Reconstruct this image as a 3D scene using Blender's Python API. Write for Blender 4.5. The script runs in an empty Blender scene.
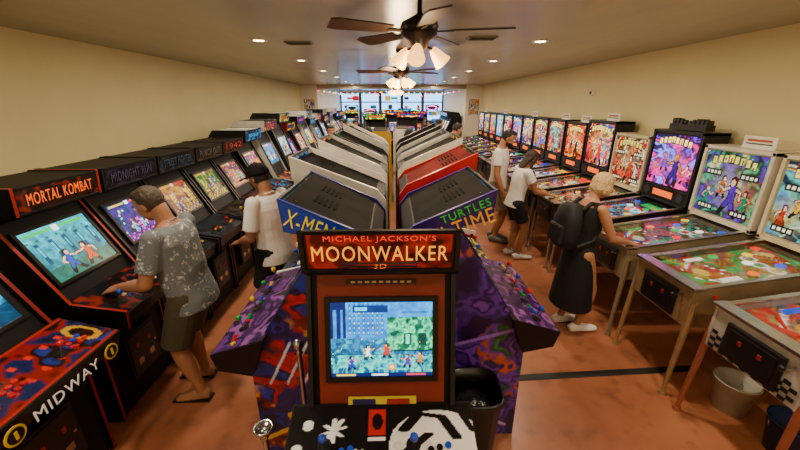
import bpy, bmesh, math, random
import numpy as np
from mathutils import Vector, Matrix
random.seed(7)
scene=bpy.context.scene
COL=scene.collection
CEIL=2.80
# ---------------------------------------------------------------- colours / materials
def C(h):
    h=h.lstrip('#'); v=[int(h[i:i+2],16)/255 for i in (0,2,4)]
    return tuple(x/12.92 if x<=.04045 else ((x+.055)/1.055)**2.4 for x in v)
_M={}
def mat(h,rough=.5,metal=0.,emit=0.,var=.12,scale=9.,bump=0.,spec=.5,name=None):
    k=(h,rough,metal,emit,var,scale,bump,spec)
    if k in _M: return _M[k]
    c=C(h); m=bpy.data.materials.new(name or 'mat_'+h.lstrip('#')); m.use_nodes=True
    nt=m.node_tree; b=nt.nodes['Principled BSDF']
    n=nt.nodes.new('ShaderNodeTexNoise'); n.inputs['Scale'].default_value=scale; n.inputs['Detail'].default_value=2
    tc=nt.nodes.new('ShaderNodeTexCoord'); nt.links.new(tc.outputs['Object'],n.inputs['Vector'])
    r=nt.nodes.new('ShaderNodeValToRGB')
    r.color_ramp.elements[0].position=.3; r.color_ramp.elements[1].position=.7
    r.color_ramp.elements[0].color=(*[x*(1-var) for x in c],1); r.color_ramp.elements[1].color=(*[min(1,x*(1+var)) for x in c],1)
    nt.links.new(n.outputs['Fac'],r.inputs['Fac']); nt.links.new(r.outputs['Color'],b.inputs['Base Color'])
    b.inputs['Roughness'].default_value=rough; b.inputs['Metallic'].default_value=metal
    b.inputs['Specular IOR Level'].default_value=spec
    if emit>0:
        b.inputs['Emission Color'].default_value=(*c,1); b.inputs['Emission Strength'].default_value=emit
    if bump>0:
        bp=nt.nodes.new('ShaderNodeBump'); bp.inputs['Strength'].default_value=bump; bp.inputs['Distance'].default_value=.02
        nt.links.new(n.outputs['Fac'],bp.inputs['Height']); nt.links.new(bp.outputs['Normal'],b.inputs['Normal'])
    _M[k]=m; return m
def art_mat(strength,rough=.25):
    k=('art',strength,rough)
    if k in _M: return _M[k]
    m=bpy.data.materials.new('printed_art'); m.use_nodes=True; nt=m.node_tree; b=nt.nodes['Principled BSDF']
    a=nt.nodes.new('ShaderNodeAttribute'); a.attribute_name='Col'
    b.inputs['Roughness'].default_value=rough
    if strength>.3:
        mx=nt.nodes.new('ShaderNodeMixRGB'); mx.blend_type='MULTIPLY'; mx.inputs[0].default_value=1; q=.45 if strength<.8 else .12; mx.inputs[2].default_value=(q,q,q,1)
        nt.links.new(a.outputs['Color'],mx.inputs[1]); nt.links.new(mx.outputs[0],b.inputs['Base Color'])
    else: nt.links.new(a.outputs['Color'],b.inputs['Base Color'])
    if strength>0:
        nt.links.new(a.outputs['Color'],b.inputs['Emission Color']); b.inputs['Emission Strength'].default_value=strength
    _M[k]=m; return m
def glass_mat():
    if 'glass' in _M: return _M['glass']
    m=bpy.data.materials.new('clear_glass'); m.use_nodes=True; nt=m.node_tree; nt.nodes.clear()
    o=nt.nodes.new('ShaderNodeOutputMaterial'); mx=nt.nodes.new('ShaderNodeMixShader'); t=nt.nodes.new('ShaderNodeBsdfTransparent')
    g=nt.nodes.new('ShaderNodeBsdfGlossy'); g.inputs['Roughness'].default_value=.05
    f=nt.nodes.new('ShaderNodeFresnel'); f.inputs['IOR'].default_value=1.45
    nt.links.new(f.outputs[0],mx.inputs[0]); nt.links.new(t.outputs[0],mx.inputs[1]); nt.links.new(g.outputs[0],mx.inputs[2]); nt.links.new(mx.outputs[0],o.inputs[0])
    _M['glass']=m; return m
# ---------------------------------------------------------------- mesh builder
def link(o,parent=None):
    COL.objects.link(o)
    if parent: o.parent=parent
    return o
def empty(name,loc=(0,0,0),rz=0):
    e=bpy.data.objects.new(name,None); e.empty_display_size=.1; e.location=loc; e.rotation_euler=(0,0,math.radians(rz)); COL.objects.link(e); return e
class MB:
    def __init__(s): s.v=[];s.f=[];s.m=[];s.mats=[];s.s=[]
    def mi(s,m):
        if m not in s.mats: s.mats.append(m)
        return s.mats.index(m)
    def add(s,vs,fs,m,smooth=False):
        o=len(s.v); s.v+= [tuple(v) for v in vs]; i=s.mi(m)
        for f in fs: s.f.append([o+k for k in f]); s.m.append(i); s.s.append(smooth)
    def box(s,c,size,m,B=None):
        c=Vector(c); h=[x/2 for x in size]; B=B or Matrix.Identity(3)
        vs=[c+B@Vector((x*h[0],y*h[1],z*h[2])) for x in(-1,1) for y in(-1,1) for z in(-1,1)]
        s.add(vs,[(0,1,3,2),(4,6,7,5),(0,4,5,1),(2,3,7,6),(0,2,6,4),(1,5,7,3)],m)
    def cyl(s,p0,p1,r0,r1,m,seg=12,smooth=True):
        p0=Vector(p0);p1=Vector(p1); d=(p1-p0)
        if d.length<1e-6: return
        d.normalize(); a=d.orthogonal().normalized(); b=d.cross(a); vs=[]
        for p,r in((p0,r0),(p1,r1)):
            for i in range(seg):
                t=2*math.pi*i/seg; vs.append(p+(a*math.cos(t)+b*math.sin(t))*r)
        s.add(vs,[(i,(i+1)%seg,seg+(i+1)%seg,seg+i) for i in range(seg)],m,smooth)
        s.add(vs[:seg],[tuple(range(seg))],m); s.add(vs[seg:],[tuple(range(seg))],m)
    def sph(s,c,r,m,seg=12,rings=8,lo=0.,hi=1.,B=None):
        if not hasattr(r,'__len__'): r=(r,r,r)
        c=Vector(c); vs=[];fs=[]
        for j in range(rings+1):
            ph=math.pi*(lo+(hi-lo)*j/rings)
            for i in range(seg):
                t=2*math.pi*i/seg
                p=Vector((r[0]*math.sin(ph)*math.cos(t),r[1]*math.sin(ph)*math.sin(t),r[2]*math.cos(ph)))
                vs.append(c+(B@p if B else p))
        for j in range(rings):
            for i in range(seg): fs.append((j*seg+i,j*seg+(i+1)%seg,(j+1)*seg+(i+1)%seg,(j+1)*seg+i))
        s.add(vs,fs,m,True)
    def prism(s,prof,x0,x1,m,me=None):
        n=len(prof); vs=[(x0,y,z) for y,z in prof]+[(x1,y,z) for y,z in prof]
        s.add(vs,[tuple(range(n)),tuple(range(2*n-1,n-1,-1))],m)
        s.add(vs,[(i,(i+1)%n,n+(i+1)%n,n+i) for i in range(n)],me or m)
    def lathe(s,c,prof,m,seg=20):
        vs=[];fs=[]
        for r,z in prof:
            for i in range(seg):
                t=2*math.pi*i/seg; vs.append((c[0]+r*math.cos(t),c[1]+r*math.sin(t),c[2]+z))
        for j in range(len(prof)-1):
            for i in range(seg): fs.append((j*seg+i,j*seg+(i+1)%seg,(j+1)*seg+(i+1)%seg,(j+1)*seg+i))
        s.add(vs,fs,m,True)
    def obj(s,name,parent=None,bevel=0,loc=None):
        me=bpy.data.meshes.new(name); me.from_pydata(s.v,[],s.f); 
        for m in s.mats: me.materials.append(m)
        me.polygons.foreach_set('material_index',s.m); me.polygons.foreach_set('use_smooth',s.s)
        bm=bmesh.new(); bm.from_mesh(me)
        bmesh.ops.recalc_face_normals(bm,faces=bm.faces); bm.to_mesh(me); bm.free(); me.update()
        o=bpy.data.objects.new(name,me); link(o,parent)
        if loc: o.location=loc
        if bevel:
            b=o.modifiers.new('bevel','BEVEL'); b.width=bevel; b.segments=2; b.limit_method='ANGLE'
        return o
class PF:
    def __init__(s,p0,p1,cx=0):
        s.o=Vector((cx,p0[0],p0[1])); s.U=Vector((1,0,0)); d=Vector((0,p1[0]-p0[0],p1[1]-p0[1])); s.L=d.length; s.V=d.normalized(); s.N=s.U.cross(s.V)
        s.B=Matrix((s.U,s.V,s.N)).transposed()
    def pt(s,u,v,n=0): return s.o+s.U*u+s.V*v+s.N*n
# ---------------------------------------------------------------- canvases
def canvas(W,H,a,b=None):
    a=np.array(C(a)); b=np.array(C(b)) if b else a
    t=np.linspace(0,1,H)[:,None,None]; c=np.repeat(a*(1-t)+b*t,W,axis=1); return c.copy()
def vnoise(H,W,rs,cy,cx):
    g=rs.rand(cy+2,cx+2); y=np.linspace(0,cy,H)+.0; x=np.linspace(0,cx,W); yi=y.astype(int); xi=x.astype(int); fy=(y-yi)[:,None]; fx=(x-xi)[None,:]
    fy=fy*fy*(3-2*fy); fx=fx*fx*(3-2*fx)
    return (g[yi][:,xi]*(1-fy)*(1-fx)+g[yi+1][:,xi]*fy*(1-fx)+g[yi][:,xi+1]*(1-fy)*fx+g[yi+1][:,xi+1]*fy*fx)
def texture(c,seed,cells=18,amt=.8):
    H,W=c.shape[:2]; rs=np.random.RandomState(seed); n=.55*vnoise(H,W,rs,max(2,int(cells*H/W)),cells)+.45*vnoise(H,W,rs,max(2,int(2*cells*H/W)),2*cells)
    c*=(1-amt/2+amt*n)[...,None]; s=.10*(rs.rand(H,W,1)-.5); c[:]=np.clip(c*(1+s),0,1); return c
def painter(seed,pal,W,H,cells=4,contrast=1.):
    rs=np.random.RandomState(seed); n=np.zeros((H,W)); a=1.;t=0
    for k in range(4):
        c=cells*2**k
        if c>min(W,H): break
        n+=a*vnoise(H,W,rs,int(c*H/W)+1,c); t+=a; a*=.5
    n=(n/t-.5)*1.9*contrast+.5; n=np.clip(n,0,.999)
    P=np.array([C(p) for p in pal]); q=n*(len(P)-1); i=q.astype(int); f=(q-i)[...,None]; f=np.clip((f-.5)*2.2+.5,0,1)
    return (P[i]*(1-f)+P[np.minimum(i+1,len(P)-1)]*f)
def rect(c,x0,y0,x1,y1,h):
    H,W=c.shape[:2]; c[max(0,int(round(y0*H))):max(0,int(round(y1*H))),max(0,int(round(x0*W))):max(0,int(round(x1*W)))]=C(h)
def ell(c,cx,cy,rx,ry,h):
    H,W=c.shape[:2]; Y,X=np.mgrid[0:H,0:W]; X=(X+.5)/W; Y=(Y+.5)/H
    c[((X-cx)/rx)**2+((Y-cy)/ry)**2<1]=C(h)
def glow(c,cx,cy,rx,ry,h,a=1.):
    H,W=c.shape[:2]; Y,X=np.mgrid[0:H,0:W]; X=(X+.5)/W; Y=(Y+.5)/H
    g=(np.exp(-(((X-cx)/rx)**2+((Y-cy)/ry)**2))*a)[...,None]; g=np.clip(g,0,1); c[:]=c*(1-g)+np.array(C(h))*g
def line(c,x0,y0,x1,y1,w,h):
    H,W=c.shape[:2]; Y,X=np.mgrid[0:H,0:W]; X=(X+.5)/W; Y=(Y+.5)/H
    dx,dy=x1-x0,y1-y0; t=np.clip(((X-x0)*dx+(Y-y0)*dy)/(dx*dx+dy*dy+1e-9),0,1)
    c[np.hypot(X-x0-t*dx,Y-y0-t*dy)<w]=C(h)
def figure(c,x,y,s,col,skin='#e8b080',face=1,hair='#20120a',ay=1.,rs=None,boots='#1c1410'):
    rs=rs or random.Random(int((x*97+y*31+s*13)*100)); jit=[rs.uniform(-.08,.08) for _ in range(8)]
    def L(x0,y0,x1,y1,w,h,o=0):
        H,W=c.shape[:2]; Y,X=np.mgrid[0:H,0:W]; X=(X+.5)/W; Y=(Y+.5)/H/ay
        xa,ya,xb,yb=x+x0*s*face,y/ay+y0*s,x+x1*s*face,y/ay+y1*s; dx,dy=xb-xa,yb-ya; t=np.clip(((X-xa)*dx+(Y-ya)*dy)/(dx*dx+dy*dy+1e-9),0,1)
        c[np.hypot(X-xa-t*dx,Y-ya-t*dy)<(w+o)*s]=C(h)
    segs=[(-.14+jit[0],0,-.07,.2,.04,boots),(-.07,.2,.0,.42,.055,col),(.18+jit[1],.02,.13,.22,.04,boots),(.13,.22,.03,.42,.055,col),
      (.0,.43,.03,.66,.08,col),(-.08,.66,.13,.66,.04,col),(.13,.66,.25,.56+jit[2],.033,skin),(.25,.56+jit[2],.36+jit[3]*.5,.66+jit[4],.028,skin),
      (-.09,.65,-.19,.54+jit[5],.033,skin),(-.19,.54+jit[5],-.14+jit[6],.42,.026,skin),(.03,.80,.03,.86,.075,hair),(.055,.77,.055,.82,.055,skin)]
    for q in segs: L(*q[:4],q[4],'#060508',.022)
    for q in segs: L(*q)
def game(rnd,pal,W=64,H=48):
    c=canvas(W,H,pal[0],pal[1]); sd=rnd.randrange(9999)
    b=painter(sd,[pal[0],pal[1],pal[2],pal[0]],W,H,5); c=c*.5+b*.5
    for i in range(7):
        x=rnd.random(); y1=.35+.4*rnd.random(); w=.05+.12*rnd.random(); cc=rnd.choice(pal[2:]); rect(c,x,.2,x+w,y1,cc)
        for j in range(3): rect(c,x+.01,.25+.12*j,x+w-.02,.29+.12*j,pal[0])
    for j in range(3):
        for i in range(14): rect(c,i/14,j*.07,i/14+.05,j*.07+.05,pal[2] if (i+j)%2 else pal[3])
    for i in range(12): ell(c,rnd.random(),.2+.6*rnd.random(),.02,.025,rnd.choice(['#ffe860','#ffffff','#ff5030','#60ffb0']))
    figure(c,.3,.12,.36,rnd.choice(pal[2:])); figure(c,.68,.12,.36,rnd.choice(pal[2:]),face=-1); texture(c,sd,14,.9)
    rect(c,.06,.91,.42,.95,'#f0d020'); rect(c,.58,.91,.94,.95,'#e02020'); rect(c,.46,.89,.54,.97,'#ffffff'); return c
def poster(rnd,pal,W=84,H=84,title='#ffe060',reels=False):
    c=painter(rnd.randrange(9999),[pal[0],pal[2],pal[0],pal[3],pal[1],pal[4],pal[0]],W,H,3,1.05)
    glow(c,.5,.5,.34,.30,pal[4],.35); glow(c,.2,.3,.2,.2,pal[3],.6); glow(c,.8,.35,.2,.2,pal[5],.6)
    for i in range(18): ell(c,rnd.random(),rnd.random(),.006+.012*rnd.random(),.006+.012*rnd.random(),rnd.choice(pal[1:]+['#ffffff','#ffd040']))
    for i in range(9):
        x,y=rnd.random(),rnd.random(); line(c,x,y,x+rnd.uniform(-.3,.3),y+rnd.uniform(-.2,.2),.006,rnd.choice(pal[2:]))
    fs=[(.18,.36,1,.10),(.84,.38,-1,.12),(.36,.36,1,.30),(.60,.62,-1,.06)]
    for x,s,f,y in fs: figure(c,x+.05*rnd.uniform(-1,1),y,s,rnd.choice(pal[1:]),face=f,skin=rnd.choice(['#d89868','#a86840','#e0b890']),hair=rnd.choice(['#201008','#a86818','#501008','#602060']),rs=rnd)
    texture(c,rnd.randrange(999),16,1.2)
    ty=.80
    for i in range(8):
        x=.13+.093*i; y=ty+.04*math.sin(i*.5); rect(c,x-.01,y-.015,x+.075,y+.125,pal[0]); rect(c,x,y,x+.062,y+.11,title)
        if i%3!=1: rect(c,x+.022,y+.035,x+.042,y+.075,pal[0])
        if i%2: rect(c,x+.022,y,x+.042,y+.03,pal[0])
    if reels:
        for x,y in((.06,.62),(.66,.62),(.06,.06),(.66,.06)):
            rect(c,x,y,x+.28,y+.09,'#10100c'); 
            for k in range(4): rect(c,x+.02+.065*k,y+.02,x+.065+.065*k,y+.075,'#e8e0c0')
    c[0,:]=c[-1,:]=C(pal[0]); return c
def playfield(rnd,pal,W=50,H=96):
    c=painter(rnd.randrange(9999),[pal[0],pal[1],pal[2],pal[0],pal[3],pal[1]],W,H,3,1.)
    for i in range(7): ell(c,rnd.random(),.2+.8*rnd.random(),.05+.08*rnd.random(),.03+.05*rnd.random(),rnd.choice(pal))
    texture(c,rnd.randrange(999),12,1.0)
    for x in(.3,.5,.7): ell(c,x,.7+.1*abs(x-.5),.10,.055,'#f4f0e0'); ell(c,x,.7+.1*abs(x-.5),.07,.037,rnd.choice(pal[2:]))
    for i in range(9): ell(c,.16+.085*i,.36+.03*math.sin(i*2),.025,.014,rnd.choice(['#fff2b0','#ff6040','#60c0ff','#ffffff']))
    for i in range(14): ell(c,rnd.uniform(.1,.9),rnd.uniform(.4,.97),.018,.010,rnd.choice(['#fff8d0','#ff9030','#fff8d0','#50ff90','#ff3030']))
    line(c,.1,.3,.36,.13,.02,'#f0e8d8'); line(c,.86,.3,.6,.13,.02,'#f0e8d8'); ell(c,.48,.22,.12,.05,pal[4 if len(pal)>4 else 1])
    rect(c,0,0,1,.07,'#1c1612'); rect(c,.2,.02,.42,.055,'#e8e0c8'); rect(c,.55,.02,.8,.055,'#e8e0c8'); rect(c,.92,0,1,.85,'#2a2018'); return c
def art(name,cv,o,U,V,mt,parent,clip=None):
    H,W=cv.shape[:2]; o=np.array(o,float); U=np.array(U,float); V=np.array(V,float)
    jj,ii=np.mgrid[0:H,0:W]
    co=o+ (ii/(W-1))[...,None]*U+(jj/(H-1))[...,None]*V; co=co.reshape(-1,3)
    a=(np.arange(H-1)[:,None]*W+np.arange(W-1)[None,:]).reshape(-1)
    f=np.stack([a,a+1,a+W+1,a+W],1); colr=cv.reshape(-1,3)
    if clip is not None:
        ins=np.array([clip(p[1],p[2]) for p in co]); f=f[ins[f].all(1)]
    me=bpy.data.meshes.new(name); me.vertices.add(len(co)); me.vertices.foreach_set('co',co.ravel())
    me.loops.add(f.size); me.loops.foreach_set('vertex_index',f.ravel().astype(np.int32))
    me.polygons.add(len(f)); me.polygons.foreach_set('loop_start',(np.arange(len(f))*4).astype(np.int32)); me.polygons.foreach_set('loop_total',np.full(len(f),4,np.int32))
    me.update(calc_edges=True)
    at=me.color_attributes.new('Col','FLOAT_COLOR','CORNER')
    cc=np.ones((f.size,4),np.float32); cc[:,:3]=colr[f.ravel()]; at.data.foreach_set('color',cc.ravel())
    me.materials.append(mt); ob=bpy.data.objects.new(name,me); return link(ob,parent)
def inpoly(poly):
    def f(x,y):
        r=False; n=len(poly)
        for i in range(n):
            x0,y0=poly[i]; x1,y1=poly[(i+1)%n]
            if (y0>y)!=(y1>y) and x<(x1-x0)*(y-y0)/(y1-y0)+x0: r=not r
        return r
    return f
_T={}
def text(s,c,U,V,w,h,m,parent,name='lettering',th=.002):
    if s not in _T:
        cu=bpy.data.curves.new('t','FONT'); cu.body=s; cu.extrude=.05; cu.space_character=1.12; cu.resolution_u=3
        ob=bpy.data.objects.new('t',cu); COL.objects.link(ob); dg=bpy.context.evaluated_depsgraph_get()
        me=bpy.data.meshes.new_from_object(ob.evaluated_get(dg)); co=np.zeros(len(me.vertices)*3); me.vertices.foreach_get('co',co)
        bpy.data.objects.remove(ob); _T[s]=(me,co.reshape(-1,3))
    me0,co=_T[s]; me=me0.copy(); mn=co.min(0); mx=co.max(0); q=(co-(mn+mx)/2)/np.maximum(mx-mn,1e-5)
    U=Vector(U).normalized();V=Vector(V).normalized();N=U.cross(V); U,V,N=map(np.array,(U,V,N))
    out=np.array(c)+q[:,:1]*w*U+q[:,1:2]*h*V+q[:,2:3]*th*N
    me.vertices.foreach_set('co',out.ravel()); me.materials.clear(); me.materials.append(m); me.update()
    return link(bpy.data.objects.new(name,me),parent)
# ---------------------------------------------------------------- arcade cabinet
BLK='#0a0a0c'
CHR=mat('#b8b8b8',.2,1.0,var=.03)
PALS=[['#04102c','#1878c0','#0a3058','#20a8d0','#e8e8f0','#c82818'],['#180428','#681048','#e88818','#d02828','#20c0a0','#101850'],
      ['#041c08','#107830','#e8d028','#d05810','#1c48c8','#080c08'],['#280804','#a83008','#f0c020','#10308c','#e8e0d0','#480808'],
      ['#040818','#142c68','#50108c','#d820b0','#20b0f0','#f0e890'],['#061c24','#1888a0','#d8d0a8','#784010','#c81010','#102040']]
BC=['#b01414','#101012','#1840b8','#d8d8d0','#101012','#c09818']
def cab(loc,rz,w=.62,d=.74,out=.22,h=1.70,mq=.22,drop=0.,side=None,trim='#303030',body=BLK,pw=None,txt=None,txtcol='#f0c030',
        mqpal=None,scr=None,seed=0,e=(.10,.96),bez=BLK,panel=None,front=None,vent=False,sscale=.74,players=2,semit=2.5,memit=.7,f_off=.18,mqh=.17,topcol=None,mqcv=None,bezin=.003,sart=None,rim=.006,t=.02,cols=None,nb=6):
    rnd=random.Random(seed); root=empty('arcade_cabinet',loc,rz)
    sm=side if side and not isinstance(side,str) else mat(side or body,.4,spec=.3); tm=mat(trim,.35); bm_=mat(body,.5,spec=.25)
    mz=h-mqh; F=(mq+f_off,mz-.04); G=(mq,mz); Hh=(mq-.015,h)
    wide=pw is not None
    pan=[(0.04,.74),(-out+.03,.78),(-out,e[1]-.08),(e[0]+.02,e[1]+.01)]
    if wide: prof=[(0,0.0),(0,.80),(.03,e[1]-.03),e]
    else: prof=[(0,0.0),(0,.72),(-out,.77),(-out-.012,e[1]-.055),e]
    prof+=[F,(G[0],G[1]),Hh,(d-.06,h-drop),(d,h-drop-.08),(d,0.0)]
    mb=MB()
    for sx in(-1,1):
        x0=sx*w/2; mb.prism(prof,x0-sx*t,x0,sm,tm)
    inn=[(.015,.02),(.015,.74),(e[0]+.02,e[1]-.02),(F[0]+.015,F[1]),(G[0]+.02,G[1]+.005),(Hh[0]+.02,h-rim-.002),(d-.065,h-drop-rim-.002),(d-.01,h-drop-.085),(d-.01,.02)]
    mb.prism(inn,-w/2+t+.001,w/2-t-.001,bm_)
    if topcol:
        pf=PF((Hh[0]+.03,h-rim),(d-.075,h-drop-rim)); mb.box(pf.pt(0,pf.L/2,-.0),(w-2*t-.004,pf.L,.006),mat(topcol,.75,spec=.08,var=.45,scale=5),pf.B)
    if vent:
        pf=PF((Hh[0]+.03,h-rim+.002),(d-.075,h-drop-rim+.002))
        for sx in(-1,1):
            for k in range(5): mb.box(pf.pt(sx*.12,.12+.028*k,.0),(.13,.012,.012),mat('#020202',.8,spec=.1),pf.B)
        for k in range(4): mb.cyl(pf.pt(-w/2+.06+(k%2)*(w-.12),.05+(k//2)*(pf.L-.1),0),pf.pt(-w/2+.06+(k%2)*(w-.12),.05+(k//2)*(pf.L-.1),.006),.008,.008,CHR,8)
    pwid=pw or (w-2*t-.003)
    mb.prism(pan,-pwid/2,pwid/2,mat(front or body,.4,spec=.3))
    pf=PF(G,Hh); ww=w-2*t
    for v in(.008,pf.L-.012): mb.box(pf.pt(0,v,-.004),(ww-.002,.016,.02),bm_,pf.B)
    p2=PF((F[0]+.0,F[1]),(G[0]+.02,G[1]+.003))
    for k in range(4): mb.box(p2.pt(0,.03+.03*k,.004),(ww*.5,.008,.006),mat('#202024',.5),p2.B)
    sf=PF((e[0]+.02,e[1]-.02),(F[0]+.015,F[1])); sw=ww*sscale; sh=min(sw*.76,sf.L*.74); v0=(sf.L-sh)/2+.015
    if bez!=body: mb.box(sf.pt(0,sf.L/2,.002),(ww-bezin,sf.L-.01,.006),mat(bez,.45),sf.B)
    bz=mat('#050506',.3)
    for sx in(-1,1): mb.box(sf.pt(sx*(sw/2+.012),v0+sh/2,.008),(.024,sh+.048,.02),bz,sf.B)
    for vv in(v0-.012,v0+sh+.012): mb.box(sf.pt(0,vv,.008),(sw,.024,.02),bz,sf.B)
    mb.box((0,-.006,.40),(.30,.03,.36),mat('#101012',.4)); mb.box((0,-.022,.40),(.26,.01,.32),mat('#161618',.35))
    for sx in(-1,1): mb.box((sx*.06,-.03,.46),(.022,.01,.035),mat('#701808',.4,emit=.25)); mb.box((sx*.06,-.028,.33),(.05,.008,.05),CHR)
    mb.cyl((.11,-.02,.40),(.11,-.034,.40),.01,.01,CHR,8)
    for sx in(-1,1):
        for yy in(.06,d-.06): mb.cyl((sx*(w/2-.05),yy,0),(sx*(w/2-.05),yy,.03),.018,.018,bm_,8)
    cp=PF((-out,e[1]-.08),(e[0]+.02,e[1]+.01)); n=players; cols=cols or BC
    for p in range(n):
        cx=(p-(n-1)/2)*(pwid*.92/n); jx=cx-.05; jm=mat(cols[(p*2+seed)%len(cols)],.25)
        mb.cyl(cp.pt(jx,.12,0),cp.pt(jx,.12,.006),.03,.03,mat('#0c0c0c',.3)); mb.cyl(cp.pt(jx,.12,0),cp.pt(jx,.12,.065),.006,.005,CHR,8); mb.sph(cp.pt(jx,.12,.075),.018,jm,10,6)
        for k in range(nb if n<3 else 3):
            q=cp.pt(cx+.02+.035*(k%3),.10+.04*(k//3)+.008*(k%3),0); mb.cyl(q,q+cp.N*.010,.014,.013,mat(cols[(k//2+p+seed)%len(cols)],.25),10); 
    mb.obj('body',root,bevel=.003)
    mp=mqpal or PALS[seed%6]
    if mqcv is None:
        cv=painter(seed+5,[mp[0],mp[1],mp[0],mp[2],mp[0]],60,18,6)
        if txt: rect(cv,.08,.2,.92,.8,mp[0])
        else:
            rect(cv,.15,.28,.85,.76,mp[0])
            for i in range(9): rect(cv,.18+.072*i,.36,.225+.072*i,.68,mp[3])
            for i in range(9): rect(cv,.195+.072*i,.46+.1*(i%2),.215+.072*i,.54+.1*(i%2),mp[0])
    else: cv=mqcv
    art('marquee',cv,pf.pt(-ww/2+.004,.016,.0),pf.U*(ww-.008),pf.V*(pf.L-.034),art_mat(memit),root)
    if txt: text(txt,pf.pt(0,pf.L*.5,.004),pf.U,pf.V,ww*.8,pf.L*.42,mat(txtcol,.4,emit=memit*.9),root)
    sc=scr if scr is not None else game(rnd,PALS[(seed*5+1)%6])
    art('screen',sc,sf.pt(-sw/2,v0,.012),sf.U*sw,sf.V*sh,art_mat(semit),root)
    pc=panel
    if pc is None:
        pc=painter(seed+9,['#0a0a0e','#101018',mp[2],'#0c0c10','#0a0a0e',mp[1]],44,20,6)
    art('control_panel_overlay',pc,cp.pt(-pwid/2+.006,.008,.002),cp.U*(pwid-.012),cp.V*(cp.L-.02),art_mat(0),root)
    if sart:
        sx,cvs=sart; x=sx*(w/2+.0015)
        o=(x,-.02,0) if sx>0 else (x,d+.02,0); U=(0,(d+.04)*(1 if sx>0 else -1),0)
        art('side_art',cvs,o,U,(0,0,h),art_mat(0,.35),root,clip=inpoly([(q[0],q[1]) for q in prof]))
    return root,dict(pf=pf,sf=sf,cp=cp,v0=v0,sh=sh,sw=sw,ww=ww,pwid=pwid)
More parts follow.
